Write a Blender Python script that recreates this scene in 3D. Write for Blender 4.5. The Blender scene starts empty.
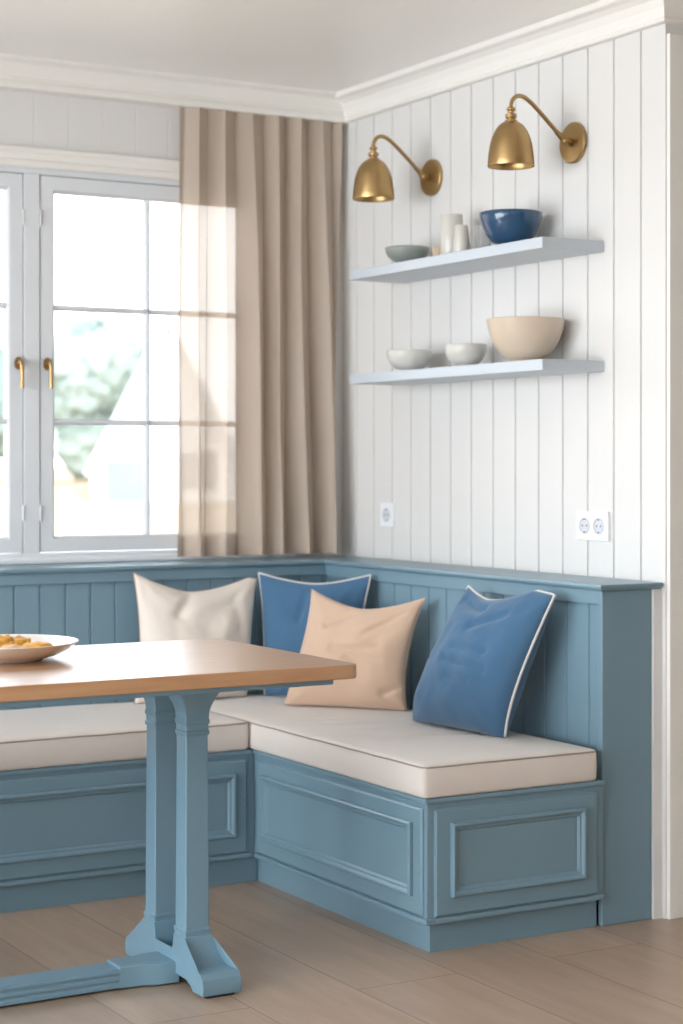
import bpy, bmesh, math, random
from mathutils import Vector, Matrix, noise
random.seed(7)
SC = bpy.context.scene
COL = SC.collection

# ------------------------------------------------------------------ helpers
def srgb(r, g, b):
    f = lambda c: (c/255/12.92) if c/255 <= .04045 else ((c/255+.055)/1.055)**2.4
    return (f(r), f(g), f(b), 1)

def mat(name, col, rough=.5, metal=0, spec=.5, var=0, vscale=6, bump=0, bscale=40, coat=0, trans=0, ior=1.45):
    m = bpy.data.materials.new(name); m.use_nodes = True
    nt = m.node_tree; b = nt.nodes['Principled BSDF']
    b.inputs['Base Color'].default_value = col
    b.inputs['Roughness'].default_value = rough
    b.inputs['Metallic'].default_value = metal
    b.inputs['Specular IOR Level'].default_value = spec
    b.inputs['Coat Weight'].default_value = coat
    b.inputs['Transmission Weight'].default_value = trans
    b.inputs['IOR'].default_value = ior
    tc = nt.nodes.new('ShaderNodeTexCoord')
    if var:
        n = nt.nodes.new('ShaderNodeTexNoise'); n.inputs['Scale'].default_value = vscale; n.inputs['Detail'].default_value = 4
        nt.links.new(tc.outputs['Object'], n.inputs['Vector'])
        mx = nt.nodes.new('ShaderNodeMix'); mx.data_type = 'RGBA'
        mx.inputs['A'].default_value = tuple(c*(1-var) for c in col[:3])+(1,)
        mx.inputs['B'].default_value = tuple(min(1, c*(1+var)) for c in col[:3])+(1,)
        nt.links.new(n.outputs['Fac'], mx.inputs['Factor']); nt.links.new(mx.outputs['Result'], b.inputs['Base Color'])
    if bump:
        n = nt.nodes.new('ShaderNodeTexNoise'); n.inputs['Scale'].default_value = bscale; n.inputs['Detail'].default_value = 3
        nt.links.new(tc.outputs['Object'], n.inputs['Vector'])
        bp = nt.nodes.new('ShaderNodeBump'); bp.inputs['Strength'].default_value = bump; bp.inputs['Distance'].default_value = .004
        nt.links.new(n.outputs['Fac'], bp.inputs['Height']); nt.links.new(bp.outputs['Normal'], b.inputs['Normal'])
    return m

def fabric(name, col, var=.05, weave=700, bump=.25, sheen=.3):
    m = mat(name, col, rough=.9, spec=.15, var=var, vscale=9)
    nt = m.node_tree; b = nt.nodes['Principled BSDF']; b.inputs['Sheen Weight'].default_value = sheen
    b.inputs['Sheen Roughness'].default_value = .5
    tc = nt.nodes.new('ShaderNodeTexCoord')
    w = nt.nodes.new('ShaderNodeTexNoise'); w.inputs['Scale'].default_value = weave; w.inputs['Detail'].default_value = 2
    w2 = nt.nodes.new('ShaderNodeTexNoise'); w2.inputs['Scale'].default_value = 7; w2.inputs['Detail'].default_value = 1.5
    nt.links.new(tc.outputs['Object'], w.inputs['Vector']); nt.links.new(tc.outputs['Object'], w2.inputs['Vector'])
    a = nt.nodes.new('ShaderNodeMath'); a.operation = 'MULTIPLY_ADD'; a.inputs[1].default_value = .12
    nt.links.new(w.outputs['Fac'], a.inputs[0]); nt.links.new(w2.outputs['Fac'], a.inputs[2])
    bp = nt.nodes.new('ShaderNodeBump'); bp.inputs['Strength'].default_value = bump; bp.inputs['Distance'].default_value = .01
    nt.links.new(a.outputs[0], bp.inputs['Height']); nt.links.new(bp.outputs['Normal'], b.inputs['Normal'])
    return m

def smooth(bm, on=True):
    for f in bm.faces: f.smooth = on

def obj(name, bm, m, parent=None, label=None, kind=None, sm=False, edge=None, bevel=0):
    bmesh.ops.recalc_face_normals(bm, faces=bm.faces[:]) if bevel is not None else None
    me = bpy.data.meshes.new(name); 
    if sm: smooth(bm)
    bm.to_mesh(me); bm.free()
    if sm and edge: me.set_sharp_from_angle(angle=math.radians(edge))
    me.materials.append(m)
    o = bpy.data.objects.new(name, me); COL.objects.link(o)
    if parent: o.parent = parent
    if label: o['label'] = label
    if kind: o['kind'] = kind
    if bevel:
        md = o.modifiers.new('bev', 'BEVEL'); md.width = bevel; md.segments = 2; md.limit_method = 'ANGLE'; md.angle_limit = math.radians(40)
        md.harden_normals = True
        for p in me.polygons: p.use_smooth = True
        me.set_sharp_from_angle(angle=math.radians(30)) if not sm else None
    return o

def tag(o, label, cat, group=None):
    o['label'] = label; o['category'] = cat
    if group: o['group'] = group
    return o

def thing(name, label, cat, loc=(0, 0, 0), group=None):
    """Empty at the base; children are built in local coordinates."""
    o = bpy.data.objects.new(name, None); COL.objects.link(o); o.location = loc; o.empty_display_size = .05
    return tag(o, label, cat, group)

def struct_empty(name, loc=(0, 0, 0)):
    o = bpy.data.objects.new(name, None); COL.objects.link(o); o.location = loc; o['kind'] = 'structure'
    return o

def BM(): return bmesh.new()

def box(bm, x0, x1, y0, y1, z0, z1):
    vs = [bm.verts.new((x, y, z)) for x in (x0, x1) for y in (y0, y1) for z in (z0, z1)]
    for q in ((0, 1, 3, 2), (4, 6, 7, 5), (0, 4, 5, 1), (2, 3, 7, 6), (0, 2, 6, 4), (1, 5, 7, 3)):
        bm.faces.new([vs[i] for i in q])
    return bm

def B(*a): return box(BM(), *a)

def prism(bm, pts, d0, d1, axis):
    """2D outline pts extruded along axis between d0 and d1.  axis x: pts=(y,z); y: (x,z); z: (x,y)"""
    def P(p, d):
        return {'x': (d, p[0], p[1]), 'y': (p[0], d, p[1]), 'z': (p[0], p[1], d)}[axis]
    a = [bm.verts.new(P(p, d0)) for p in pts]; b = [bm.verts.new(P(p, d1)) for p in pts]
    n = len(pts)
    bm.faces.new(a); bm.faces.new(b[::-1])
    for i in range(n): bm.faces.new((a[i], b[i], b[(i+1) % n], a[(i+1) % n]))
    return bm

def lathe(bm, prof, seg=48, c=(0, 0, 0), axis='z'):
    rings = []
    for r, h in prof:
        ring = []
        if r < 1e-6:
            v = {'z': (c[0], c[1], c[2]+h), 'x': (c[0]+h, c[1], c[2])}[axis]
            ring = [bm.verts.new(v)]
        else:
            for k in range(seg):
                a = 2*math.pi*k/seg
                v = (c[0]+r*math.cos(a), c[1]+r*math.sin(a), c[2]+h) if axis == 'z' else (c[0]+h, c[1]+r*math.cos(a), c[2]+r*math.sin(a))
                ring.append(bm.verts.new(v))
        rings.append(ring)
    for A, Bq in zip(rings, rings[1:]):
        if len(A) == 1 and len(Bq) == 1: continue
        for k in range(seg):
            k2 = (k+1) % seg
            if len(A) == 1: bm.faces.new((A[0], Bq[k], Bq[k2]))
            elif len(Bq) == 1: bm.faces.new((A[k], A[k2], Bq[0]))
            else: bm.faces.new((A[k], A[k2], Bq[k2], Bq[k]))
    return bm

def catmull(pts, n=8, closed=False):
    pts = [Vector(p) for p in pts]; out = []; N = len(pts)
    rng = N if closed else N-1
    for i in range(rng):
        if closed: p0, p1, p2, p3 = pts[i-1], pts[i], pts[(i+1) % N], pts[(i+2) % N]
        else: p0, p1, p2, p3 = pts[max(i-1, 0)], pts[i], pts[i+1], pts[min(i+2, N-1)]
        for k in range(n):
            t = k/n
            out.append(.5*((2*p1)+(p2-p0)*t+(2*p0-5*p1+4*p2-p3)*t*t+(3*p1-p0-3*p2+p3)*t**3))
    if not closed: out.append(pts[-1])
    return out

def tube(bm, pts, r, seg=10, closed=False, cap=True):
    pts = [Vector(p) for p in pts]; N = len(pts); rings = []
    up = Vector((0, 0, 1)); prev = None
    for i, p in enumerate(pts):
        if closed: t = (pts[(i+1) % N]-pts[i-1])
        else: t = pts[min(i+1, N-1)]-pts[max(i-1, 0)]
        t.normalize()
        if prev is None:
            n = t.cross(up)
            if n.length < .1: n = t.cross(Vector((1, 0, 0)))
        else: n = prev-t*prev.dot(t)
        n.normalize(); prev = n; b = t.cross(n)
        rr = r(i/(N-1)) if callable(r) else r
        rings.append([bm.verts.new(p+(n*math.cos(2*math.pi*k/seg)+b*math.sin(2*math.pi*k/seg))*rr) for k in range(seg)])
    for i in range(N if closed else N-1):
        A, Q = rings[i], rings[(i+1) % N]
        for k in range(seg): bm.faces.new((A[k], A[(k+1) % seg], Q[(k+1) % seg], Q[k]))
    if cap and not closed: bm.faces.new(rings[0]); bm.faces.new(rings[-1][::-1])
    return bm

def ring_panel(bm, rect, prof, T, fill=True):
    """mitred rectangular profile.  rect=(u0,u1,v0,v1); prof=[(inset,height)]; T maps (u,v,h)->xyz"""
    u0, u1, v0, v1 = rect; loops = []
    for ins, h in prof:
        loops.append([bm.verts.new(T(u, v, h)) for u, v in ((u0+ins, v0+ins), (u1-ins, v0+ins), (u1-ins, v1-ins), (u0+ins, v1-ins))])
    for A, Q in zip(loops, loops[1:]):
        for k in range(4): bm.faces.new((A[k], A[(k+1) % 4], Q[(k+1) % 4], Q[k]))
    if fill: bm.faces.new(loops[-1])
    return bm

def boards(bm, u0, u1, v0, v1, grooves, T, thick, gw=.007, gd=.005):
    """tongue-and-groove boards: section along u with V grooves, height along v.  T(u,v,h): h=0 is the front face, negative goes in"""
    sec = [(u0, 0)]
    for g in sorted(grooves):
        if g-gw/2 > u0+.001 and g+gw/2 < u1-.001:
            sec += [(g-gw/2, 0), (g-gw*.22, -gd), (g+gw*.22, -gd), (g+gw/2, 0)]
    sec += [(u1, 0), (u1, -thick), (u0, -thick)]
    a = [bm.verts.new(T(u, v0, h)) for u, h in sec]; b = [bm.verts.new(T(u, v1, h)) for u, h in sec]
    n = len(sec)
    bm.faces.new(a); bm.faces.new(b[::-1])
    for i in range(n): bm.faces.new((a[i], b[i], b[(i+1) % n], a[(i+1) % n]))
    return bm

def rbox(x0, x1, y0, y1, z0, z1, r, step=.03, fn=None):
    """rounded box on a fine grid, optionally displaced by fn(p, n)"""
    bm = BM(); c = Vector(((x0+x1)/2, (y0+y1)/2, (z0+z1)/2)); H = Vector(((x1-x0)/2, (y1-y0)/2, (z1-z0)/2))
    N = [max(3, int(2*h/step)) for h in H]; cache = {}
    def g(i, n, h):
        # concentrate grid lines at the rounded rims
        core = h-r
        if i == 0: return -h
        if i == n: return h
        if i == 1: return -h+r*.35
        if i == n-1: return h-r*.35
        if n <= 3: return 0
        return -core+2*core*(i-2)/max(1, (n-4))
    def V(ix, iy, iz):
        k = (ix, iy, iz)
        if k not in cache:
            p = Vector((g(ix, N[0], H.x), g(iy, N[1], H.y), g(iz, N[2], H.z)))
            inn = Vector([max(-(H[j]-r), min(H[j]-r, p[j])) for j in range(3)])
            d = p-inn
            nrm = d.normalized() if d.length > 1e-9 else Vector((0, 0, 1))
            q = inn+nrm*r+c
            if fn: q = fn(q, nrm)
            cache[k] = bm.verts.new(q)
        return cache[k]
    N = [max(6, n) for n in N]
    for a in range(3):
        b_, c_ = (a+1) % 3, (a+2) % 3
        for side in (0, N[a]):
            for i in range(N[b_]):
                for j in range(N[c_]):
                    q = []
                    for di, dj in ((0, 0), (1, 0), (1, 1), (0, 1)):
                        k = [0, 0, 0]; k[a] = side; k[b_] = i+di; k[c_] = j+dj; q.append(V(*k))
                    bm.faces.new(q if side else q[::-1])
    return bm

# ------------------------------------------------------------------ materials
BLUE = (119, 147, 161)
M = {}
M['blue'] = mat('blue_paint', srgb(*BLUE), rough=.33, spec=.45, var=.04, vscale=3, bump=.05, bscale=60)
M['tableblue'] = mat('table_blue_paint', srgb(117, 148, 164), rough=.28, spec=.5, var=.04, vscale=4, bump=.05, bscale=60)
M['wall'] = mat('white_boards', srgb(222, 220, 217), rough=.5, spec=.35, var=.012, vscale=2)
M['ceil'] = mat('ceiling_paint', srgb(247, 245, 240), rough=.35, spec=.4, var=.01, vscale=1)
M['crown'] = mat('crown_paint', srgb(236, 233, 227), rough=.5, spec=.35)
M['window'] = mat('window_paint', srgb(220, 223, 226), rough=.35, spec=.5)
M['sill'] = mat('sill_paint', srgb(236, 239, 242), rough=.35, spec=.5)
M['shelf'] = mat('shelf_paint', srgb(188, 196, 203), rough=.35, spec=.5, var=.02)
M['brass'] = mat('brushed_brass', srgb(180, 150, 104), rough=.36, metal=1, var=.08, vscale=12)
M['brassin'] = mat('brass_inside', srgb(190, 150, 90), rough=.5, metal=1)
M['bulb'] = mat('bulb_glass', srgb(240, 236, 226), rough=.3)
M['plastic'] = mat('white_plastic', srgb(236, 238, 240), rough=.3)
M['socketin'] = mat('socket_recess', srgb(206, 208, 212), rough=.4)
M['dark'] = mat('dark_hole', srgb(60, 62, 66), rough=.6)
M['felt'] = mat('dark_felt', srgb(45, 52, 60), rough=.9)
M['cushion'] = fabric('cushion_linen', srgb(221, 212, 204), var=.03, bump=.25)
M['piping'] = fabric('cushion_piping', srgb(158, 145, 132), var=.04)
M['pwhite'] = fabric('white_linen', srgb(230, 219, 208), bump=.2)
M['pwhitepipe'] = fabric('pinkish_piping', srgb(196, 166, 148))
M['pblue'] = fabric('blue_linen', srgb(72, 107, 138), var=.05, bump=.22)
M['pbluepipe'] = fabric('white_piping', srgb(214, 212, 205))
M['ppeach'] = fabric('peach_linen', srgb(204, 175, 152), bump=.2)
M['plate'] = mat('plate_glaze', srgb(226, 219, 211), rough=.25, coat=.3)
M['food'] = mat('golden_food', srgb(214, 158, 66), rough=.5, var=.3, vscale=60, bump=.6, bscale=90)
M['foodpale'] = mat('pale_food', srgb(222, 176, 120), rough=.5, var=.25, vscale=50, bump=.6, bscale=90)
M['bowlblue'] = mat('blue_glaze', srgb(38, 74, 106), rough=.15, coat=.6, var=.25, vscale=14)
M['bowlgreen'] = mat('grey_green_glaze', srgb(140, 146, 140), rough=.35, coat=.2, var=.1, vscale=20)
M['bowlwhite'] = mat('offwhite_glaze', srgb(205, 203, 196), rough=.3, coat=.2, var=.05, vscale=12)
M['bowlbeige'] = mat('beige_glaze', srgb(205, 188, 168), rough=.3, coat=.2, var=.05, vscale=9)
M['foot'] = mat('unglazed_clay', srgb(176, 158, 138), rough=.8)
M['vase'] = mat('cream_ceramic', srgb(205, 201, 191), rough=.3, coat=.2)
M['tan'] = mat('tan_clay', srgb(196, 172, 148), rough=.6)

def glassmat(name, tint=(1, 1, 1, 1), refl=.06, clear=True):
    m = bpy.data.materials.new(name); m.use_nodes = True; nt = m.node_tree
    nt.nodes.remove(nt.nodes['Principled BSDF']); out = nt.nodes['Material Output']
    t = nt.nodes.new('ShaderNodeBsdfTransparent'); t.inputs[0].default_value = tint
    g = nt.nodes.new('ShaderNodeBsdfGlossy'); g.inputs['Roughness'].default_value = .02
    fr = nt.nodes.new('ShaderNodeFresnel'); fr.inputs[0].default_value = 1.35
    mx = nt.nodes.new('ShaderNodeMixShader')
    nt.links.new(fr.outputs[0], mx.inputs[0]); nt.links.new(t.outputs[0], mx.inputs[1]); nt.links.new(g.outputs[0], mx.inputs[2])
    nt.links.new(mx.outputs[0], out.inputs[0]); return m
M['glass'] = glassmat('window_glass')
M['clear'] = mat('clear_glass', (1, 1, 1, 1), rough=.05, trans=.85, ior=1.2)

def curtainmat(name, col, transp, transl):
    m = bpy.data.materials.new(name); m.use_nodes = True; nt = m.node_tree
    nt.nodes.remove(nt.nodes['Principled BSDF']); out = nt.nodes['Material Output']
    d = nt.nodes.new('ShaderNodeBsdfDiffuse'); d.inputs[0].default_value = col
    l = nt.nodes.new('ShaderNodeBsdfTranslucent'); l.inputs[0].default_value = col
    t = nt.nodes.new('ShaderNodeBsdfTransparent'); t.inputs[0].default_value = (1, .985, .96, 1)
    tc = nt.nodes.new('ShaderNodeTexCoord'); mp = nt.nodes.new('ShaderNodeMapping'); mp.inputs['Scale'].default_value = (120, 120, 900)
    nz = nt.nodes.new('ShaderNodeTexNoise'); nz.inputs['Scale'].default_value = 1; nz.inputs['Detail'].default_value = 2
    nt.links.new(tc.outputs['Object'], mp.inputs[0]); nt.links.new(mp.outputs[0], nz.inputs['Vector'])
    ma = nt.nodes.new('ShaderNodeMath'); ma.operation = 'MULTIPLY_ADD'; ma.inputs[1].default_value = transp; ma.inputs[2].default_value = transp*.5
    nt.links.new(nz.outputs['Fac'], ma.inputs[0])
    a = nt.nodes.new('ShaderNodeMixShader'); a.inputs[0].default_value = transl
    nt.links.new(d.outputs[0], a.inputs[1]); nt.links.new(l.outputs[0], a.inputs[2])
    b = nt.nodes.new('ShaderNodeMixShader')
    nt.links.new(ma.outputs[0], b.inputs[0]); nt.links.new(a.outputs[0], b.inputs[1]); nt.links.new(t.outputs[0], b.inputs[2])
    nt.links.new(b.outputs[0], out.inputs[0]); return m
M['curtain'] = curtainmat('curtain_linen', srgb(206, 191, 176), .10, .27)
M['hem'] = curtainmat('curtain_hem', srgb(200, 182, 166), .03, .16)

def woodmat(name, c1, c2, c3, stretch, rough, planks=None, along='y'):
    m = bpy.data.materials.new(name); m.use_nodes = True; nt = m.node_tree; b = nt.nodes['Principled BSDF']
    b.inputs['Roughness'].default_value = rough
    tc = nt.nodes.new('ShaderNodeTexCoord')
    mp = nt.nodes.new('ShaderNodeMapping'); mp.inputs['Scale'].default_value = stretch
    nz = nt.nodes.new('ShaderNodeTexNoise'); nz.inputs['Scale'].default_value = 3; nz.inputs['Detail'].default_value = 6; nz.inputs['Roughness'].default_value = .6
    nz.inputs['Distortion'].default_value = .6
    rp = nt.nodes.new('ShaderNodeValToRGB')
    rp.color_ramp.elements[0].position = .3; rp.color_ramp.elements[0].color = c1
    rp.color_ramp.elements[1].position = .72; rp.color_ramp.elements[1].color = c3
    e = rp.color_ramp.elements.new(.5); e.color = c2
    nt.links.new(mp.outputs[0], nz.inputs['Vector']); nt.links.new(nz.outputs['Fac'], rp.inputs[0])
    if planks:
        rot = nt.nodes.new('ShaderNodeMapping'); rot.inputs['Rotation'].default_value = (0, 0, math.radians(90)); rot.inputs['Location'].default_value = planks[2]
        br = nt.nodes.new('ShaderNodeTexBrick'); br.inputs['Scale'].default_value = 1
        br.inputs['Brick Width'].default_value = planks[0]; br.inputs['Row Height'].default_value = planks[1]
        br.inputs['Mortar Size'].default_value = .0022; br.inputs['Mortar Smooth'].default_value = .3; br.offset = .37
        br.inputs['Color1'].default_value = (0, 0, 0, 1); br.inputs['Color2'].default_value = (1, 1, 1, 1); br.inputs['Mortar'].default_value = (.5, .5, .5, 1)
        nt.links.new(tc.outputs['Object'], rot.inputs[0]); nt.links.new(rot.outputs[0], br.inputs['Vector'])
        # shift the grain per plank
        sh = nt.nodes.new('ShaderNodeVectorMath'); sh.operation = 'MULTIPLY_ADD'; sh.inputs[1].default_value = (7, 13, 0)
        nt.links.new(br.outputs['Color'], sh.inputs[0]); nt.links.new(tc.outputs['Object'], sh.inputs[2]); nt.links.new(sh.outputs[0], mp.inputs[0])
        hv = nt.nodes.new('ShaderNodeHueSaturation')
        vv = nt.nodes.new('ShaderNodeMath'); vv.operation = 'MULTIPLY_ADD'; vv.inputs[1].default_value = .22; vv.inputs[2].default_value = .89
        nt.links.new(br.outputs['Color'], vv.inputs[0]); nt.links.new(vv.outputs[0], hv.inputs['Value']); nt.links.new(rp.outputs[0], hv.inputs['Color'])
        mx = nt.nodes.new('ShaderNodeMix'); mx.data_type = 'RGBA'; mx.inputs['B'].default_value = tuple(c*.62 for c in c1[:3])+(1,)
        nt.links.new(br.outputs['Fac'], mx.inputs['Factor']); nt.links.new(hv.outputs[0], mx.inputs['A']); nt.links.new(mx.outputs['Result'], b.inputs['Base Color'])
        bp = nt.nodes.new('ShaderNodeBump'); bp.inputs['Strength'].default_value = .4; bp.inputs['Distance'].default_value = .002; bp.invert = True
        nt.links.new(br.outputs['Fac'], bp.inputs['Height']); nt.links.new(bp.outputs['Normal'], b.inputs['Normal'])
    else:
        nt.links.new(tc.outputs['Object'], mp.inputs[0]); nt.links.new(rp.outputs[0], b.inputs['Base Color'])
    return m
M['floor'] = woodmat('oak_planks', srgb(168, 143, 121), srgb(177, 152, 130), srgb(186, 162, 140), (7, .8, 1), .32, planks=(3.7, .285, (.4, -.06, 0)))
M['table'] = woodmat('table_oak', srgb(176, 130, 90), srgb(188, 142, 101), srgb(198, 154, 113), (1.1, 12, 12), .27)
M['table'].node_tree.nodes['Principled BSDF'].inputs['Coat IOR'].default_value = 1.7
M['table'].node_tree.nodes['Principled BSDF'].inputs['Coat Weight'].default_value = 1
M['table'].node_tree.nodes['Principled BSDF'].inputs['Coat Roughness'].default_value = .36
M['tabletop'] = M['table']

# ------------------------------------------------------------------ camera
cam = bpy.data.cameras.new('camera'); co = bpy.data.objects.new('camera', cam); COL.objects.link(co)
co.location = (-3.321, -5.719, 1.25)
co.rotation_euler = (math.radians(90), 0, math.radians(-30.11))
cam.sensor_fit = 'AUTO'; cam.sensor_width = 36; cam.lens = 1852.784/1024*36
cam.shift_y = -(512-463.622)/1024
cam.clip_end = 300; cam.clip_start = .05
cam.dof.use_dof = True; cam.dof.focus_distance = 4.55; cam.dof.aperture_fstop = 3.0
SC.camera = co

# ------------------------------------------------------------------ room shell
CZ = 2.548                        # ceiling height
XL, YR, XR = -4.9, -8.2, 2.2      # left wall, rear wall, far right of the step back
WE = -1.765                       # end of the right hand wall
WX0, WX1, WZ0, WZ1 = -2.036, -.300, .935, 2.215   # window opening

obj('floor', B(XL-.2, XR+.2, YR-.2, .2, -.1, 0), M['floor'], kind='structure')
obj('ceiling', B(XL-.2, XR+.2, YR-.2, .2, CZ, CZ+.12), M['ceil'], kind='structure')

TR = lambda y, z, h: (-h, y, z)                 # right wall: h towards the room (-x)
TB = lambda x, z, h: (x, -h, z)                 # back wall: h towards the room (-y)
gr = [-.457-.1203*k for k in range(-4, 12)]
bm = BM(); boards(bm, WE, 0, 0, CZ, [g for g in gr if g > -1.72], TR, .16, gw=.008, gd=.009)
obj('wall_right', bm, M['wall'], kind='structure')
bm = BM()
gb = [-.08-.1203*k for k in range(0, 41)]
boards(bm, XL, WX0, 0, CZ, gb, TB, .16); boards(bm, WX1, .16, 0, CZ, gb, TB, .16)
boards(bm, WX0, WX1, 0, WZ0, gb, TB, .16); boards(bm, WX0, WX1, WZ1, CZ, gb, TB, .16, gw=.005, gd=.0015)
obj('wall_back', bm, M['wall'], kind='structure')
obj('wall_return', B(.16, XR, WE, WE+.16, 0, CZ), M['wall'], kind='structure')
# corner board on the end of the right wall, facing the kitchen
obj('trim_3', B(.004, .20, WE-.014, WE, 0, 2.43), M['crown'], kind='structure', bevel=.002)

def wall_with_holes(name, axis, pos, thick, a0, a1, holes):
    bm = BM(); xs = sorted({a0, a1, *[h for hh in holes for h in hh[:2]]})
    z0, z1 = holes[0][2:]
    def bx(p, q, zz0, zz1):
        if axis == 'x': box(bm, pos-thick, pos, p, q, zz0, zz1)
        else: box(bm, p, q, pos-thick, pos, zz0, zz1)
    for p, q in zip(xs, xs[1:]):
        if any(abs(p-h[0]) < 1e-6 for h in holes):
            if z0 > 0: bx(p, q, 0, z0)
            bx(p, q, z1, CZ)
        else: bx(p, q, 0, CZ)
    obj(name, bm, M['wall'], kind='structure')
LH = [(-5.6, -4.3, .25, 2.3), (-4.0, -.7, .25, 2.3)]
RH = [(-4.3, -3.2, 1.0, 2.2)]
wall_with_holes('wall_left', 'x', XL, .2, YR, 0, LH)
wall_with_holes('wall_rear', 'y', YR, .2, XL, XR, RH)
obj('wall_side', B(XR, XR+.16, YR, WE+.16, 0, CZ), M['wall'], kind='structure')

def simple_window(name, axis, pos, hole):
    p0, p1, z0, z1 = hole; e = struct_empty(name)
    def fr(bm, a, b, c, d, dep=.04):
        if axis == 'x': box(bm, pos-.1-dep, pos-.1+dep, a, b, c, d)
        else: box(bm, a, b, pos-.1-dep, pos-.1+dep, c, d)
    bm = BM(); w = .06
    fr(bm, p0, p0+w, z0, z1); fr(bm, p1-w, p1, z0, z1); fr(bm, p0+w, p1-w, z0, z0+w); fr(bm, p0+w, p1-w, z1-w, z1)
    n = 3
    for k in range(1, n):
        c = p0+(p1-p0)*k/n; fr(bm, c-.025, c+.025, z0+w, z1-w, .03)
    obj('window_frame', bm, M['window'], e)
    bm = BM(); fr(bm, p0+w, p1-w, z0+w, z1-w, .003); obj('pane', bm, M['glass'], e)
for i, h in enumerate(LH): simple_window('window_%d' % (i+2), 'x', XL, h)
for i, h in enumerate(RH): simple_window('window_%d' % (i+4), 'y', YR, h)

# ------------------------------------------------------------------ crown mouldings
zb = 2.455
pb = [(0, zb), (.05, zb), (.052, zb+.006), (.05, zb+.02), (.043, zb+.024), (.043, zb+.032), (.052, zb+.036), (.056, zb+.075), (.066, zb+.081), (.082, zb+.083), (.088, zb+.087), (.09, CZ), (0, CZ)]
bm = BM()
prism(bm, [(-(p+.012) if p else 0, z) for p, z in pb], XL, -.001, 'x')
obj('trim_1', bm, M['crown'], kind='structure')
pr_ = [(0, zb+.003), (.024, zb+.003), (.028, zb+.010), (.024, zb+.017), (.027, zb+.022), (.031, zb+.042), (.043, zb+.062), (.060, zb+.073), (.076, zb+.077), (.080, zb+.080), (.086, CZ), (0, CZ)]
bm = BM()      # runs along the right wall, mitres round its end
A = [bm.verts.new((-p, -.002, z)) for p, z in pr_]
Q = [bm.verts.new((-p, WE-p, z)) for p, z in pr_]
R = [bm.verts.new((XR, WE-p, z)) for p, z in pr_]
n = len(pr_)
for S, T_ in ((A, Q), (Q, R)):
    for i in range(n): bm.faces.new((S[i], T_[i], T_[(i+1) % n], S[(i+1) % n]))
bm.faces.new(A); bm.faces.new(R[::-1])
obj('trim_2', bm, M['crown'], kind='structure')

# ------------------------------------------------------------------ window with two casements
win = struct_empty('window_1')
bm = BM()
box(bm, WX0, WX0+.055, 0.0, .13, WZ0, WZ1); box(bm, WX1-.055, WX1, 0.0, .13, WZ0, WZ1)
box(bm, WX0+.055, WX1-.055, 0.0, .13, 2.193, WZ1); box(bm, WX0+.055, WX1-.055, 0.0, .13, WZ0, .957)
box(bm, -1.195, -1.142, .0, .13, .957, 2.193)
obj('window_frame', bm, M['window'], win, bevel=.002)
bm = BM()      # stepped casing
hx0, hx1 = WX0-.06, WX1+.06
prism(bm, [(0, 2.211), (-.016, 2.211), (-.020, 2.216), (-.020, 2.232), (-.013, 2.236), (-.013, 2.256), (-.022, 2.262), (-.024, 2.275), (0, 2.279)], hx0, hx1, 'x')
for s0, s1 in ((WX0-.06, WX0+.004), (WX1-.004, WX1+.06)): box(bm, s0, s1, -.017, 0, .945, 2.2112)
obj('window_casing', bm, M['crown'], win, bevel=.0015)
bm = BM(); prism(bm, [(.02, .9245), (-.028, .9245), (-.031, .929), (-.031, .938), (-.026, .943), (.02, .946)], WX0-.09, WX1+.09, 'x')
obj('window_sill', bm, M['sill'], win, sm=False)
def lever(mirror, x, z=1.545):
    bm = BM()
    # rosette
    pts = [(x+.0125*math.cos(a), z+.03+.021*math.sin(a)) for a in [2*math.pi*k/24 for k in range(24)]]
    prism(bm, pts, -.002, -.009+.0, 'y')
    tube(bm, [(x, -.008, z+.03), (x, -.03, z+.032)], .0075, 14)
    tube(bm, catmull([(x, -.026, z+.036), (x, -.034, z+.03), (x+.002, -.036, z+.005), (x+.003, -.033, z-.05)], 6), lambda t: .0075-.0012*math.sin(t*3), 12)
    return bm
for side, (sx0, sx1) in enumerate(((-1.980, -1.199), (-1.138, -.357))):
    z0, z1 = .960, 2.190; yf, yb = .004, .052
    s = obj('sash', BM(), M['window'], win)
    gx0, gx1, gz0, gz1 = sx0+.052, sx1-.052, 1.012, 2.138
    bm = BM()
    ring_panel(bm, (sx0, sx1, z0, z1), [(0, -.004), (0.0, -.004), (.044, -.004), (.052, -.014), (.052, -.040), (.046, -.046), (0, -.046), (0, -.004)], lambda u, v, h: (u, -h, v), fill=False)
    xm = [gx0+(gx1-gx0)*.497] if side else [gx0+(gx1-gx0)*.503]
    for x in xm: 
        prism(bm, [(x-.009, .038), (x-.009, .02), (x-.004, .012), (x+.004, .012), (x+.009, .02), (x+.009, .038)], gz0-.002, gz1+.002, 'z')
    for z in (gz0+(gz1-gz0)/3, gz0+(gz1-gz0)*2/3):
        prism(bm, [(.038, z-.009), (.02, z-.009), (.012, z-.004), (.012, z+.004), (.02, z+.009), (.038, z+.009)], gx0-.002, gx1+.002, 'x')
    me = s.data; bmesh.ops.remove_doubles(bm, verts=bm.verts[:], dist=1e-5); bmesh.ops.recalc_face_normals(bm, faces=bm.faces[:]); bm.to_mesh(me); bm.free()
    obj('pane', B(gx0-.002, gx1+.002, .030, .034, gz0-.002, gz1+.002), M['glass'], s)
    hx = sx0+.020 if side else sx1-.018
    obj('handle', lever(0, hx), M['brass'], s, label='brass window lever handle', sm=True, edge=40)
    ex = sx0-.001 if side else sx1+.001
    for z in (2.05, 1.09):
        bm = BM(); tube(bm, [(ex, -.001, z-.025), (ex, -.001, z+.025)], .0035, 10); obj('hinge', bm, M['window'], s, sm=True, edge=40)

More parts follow.
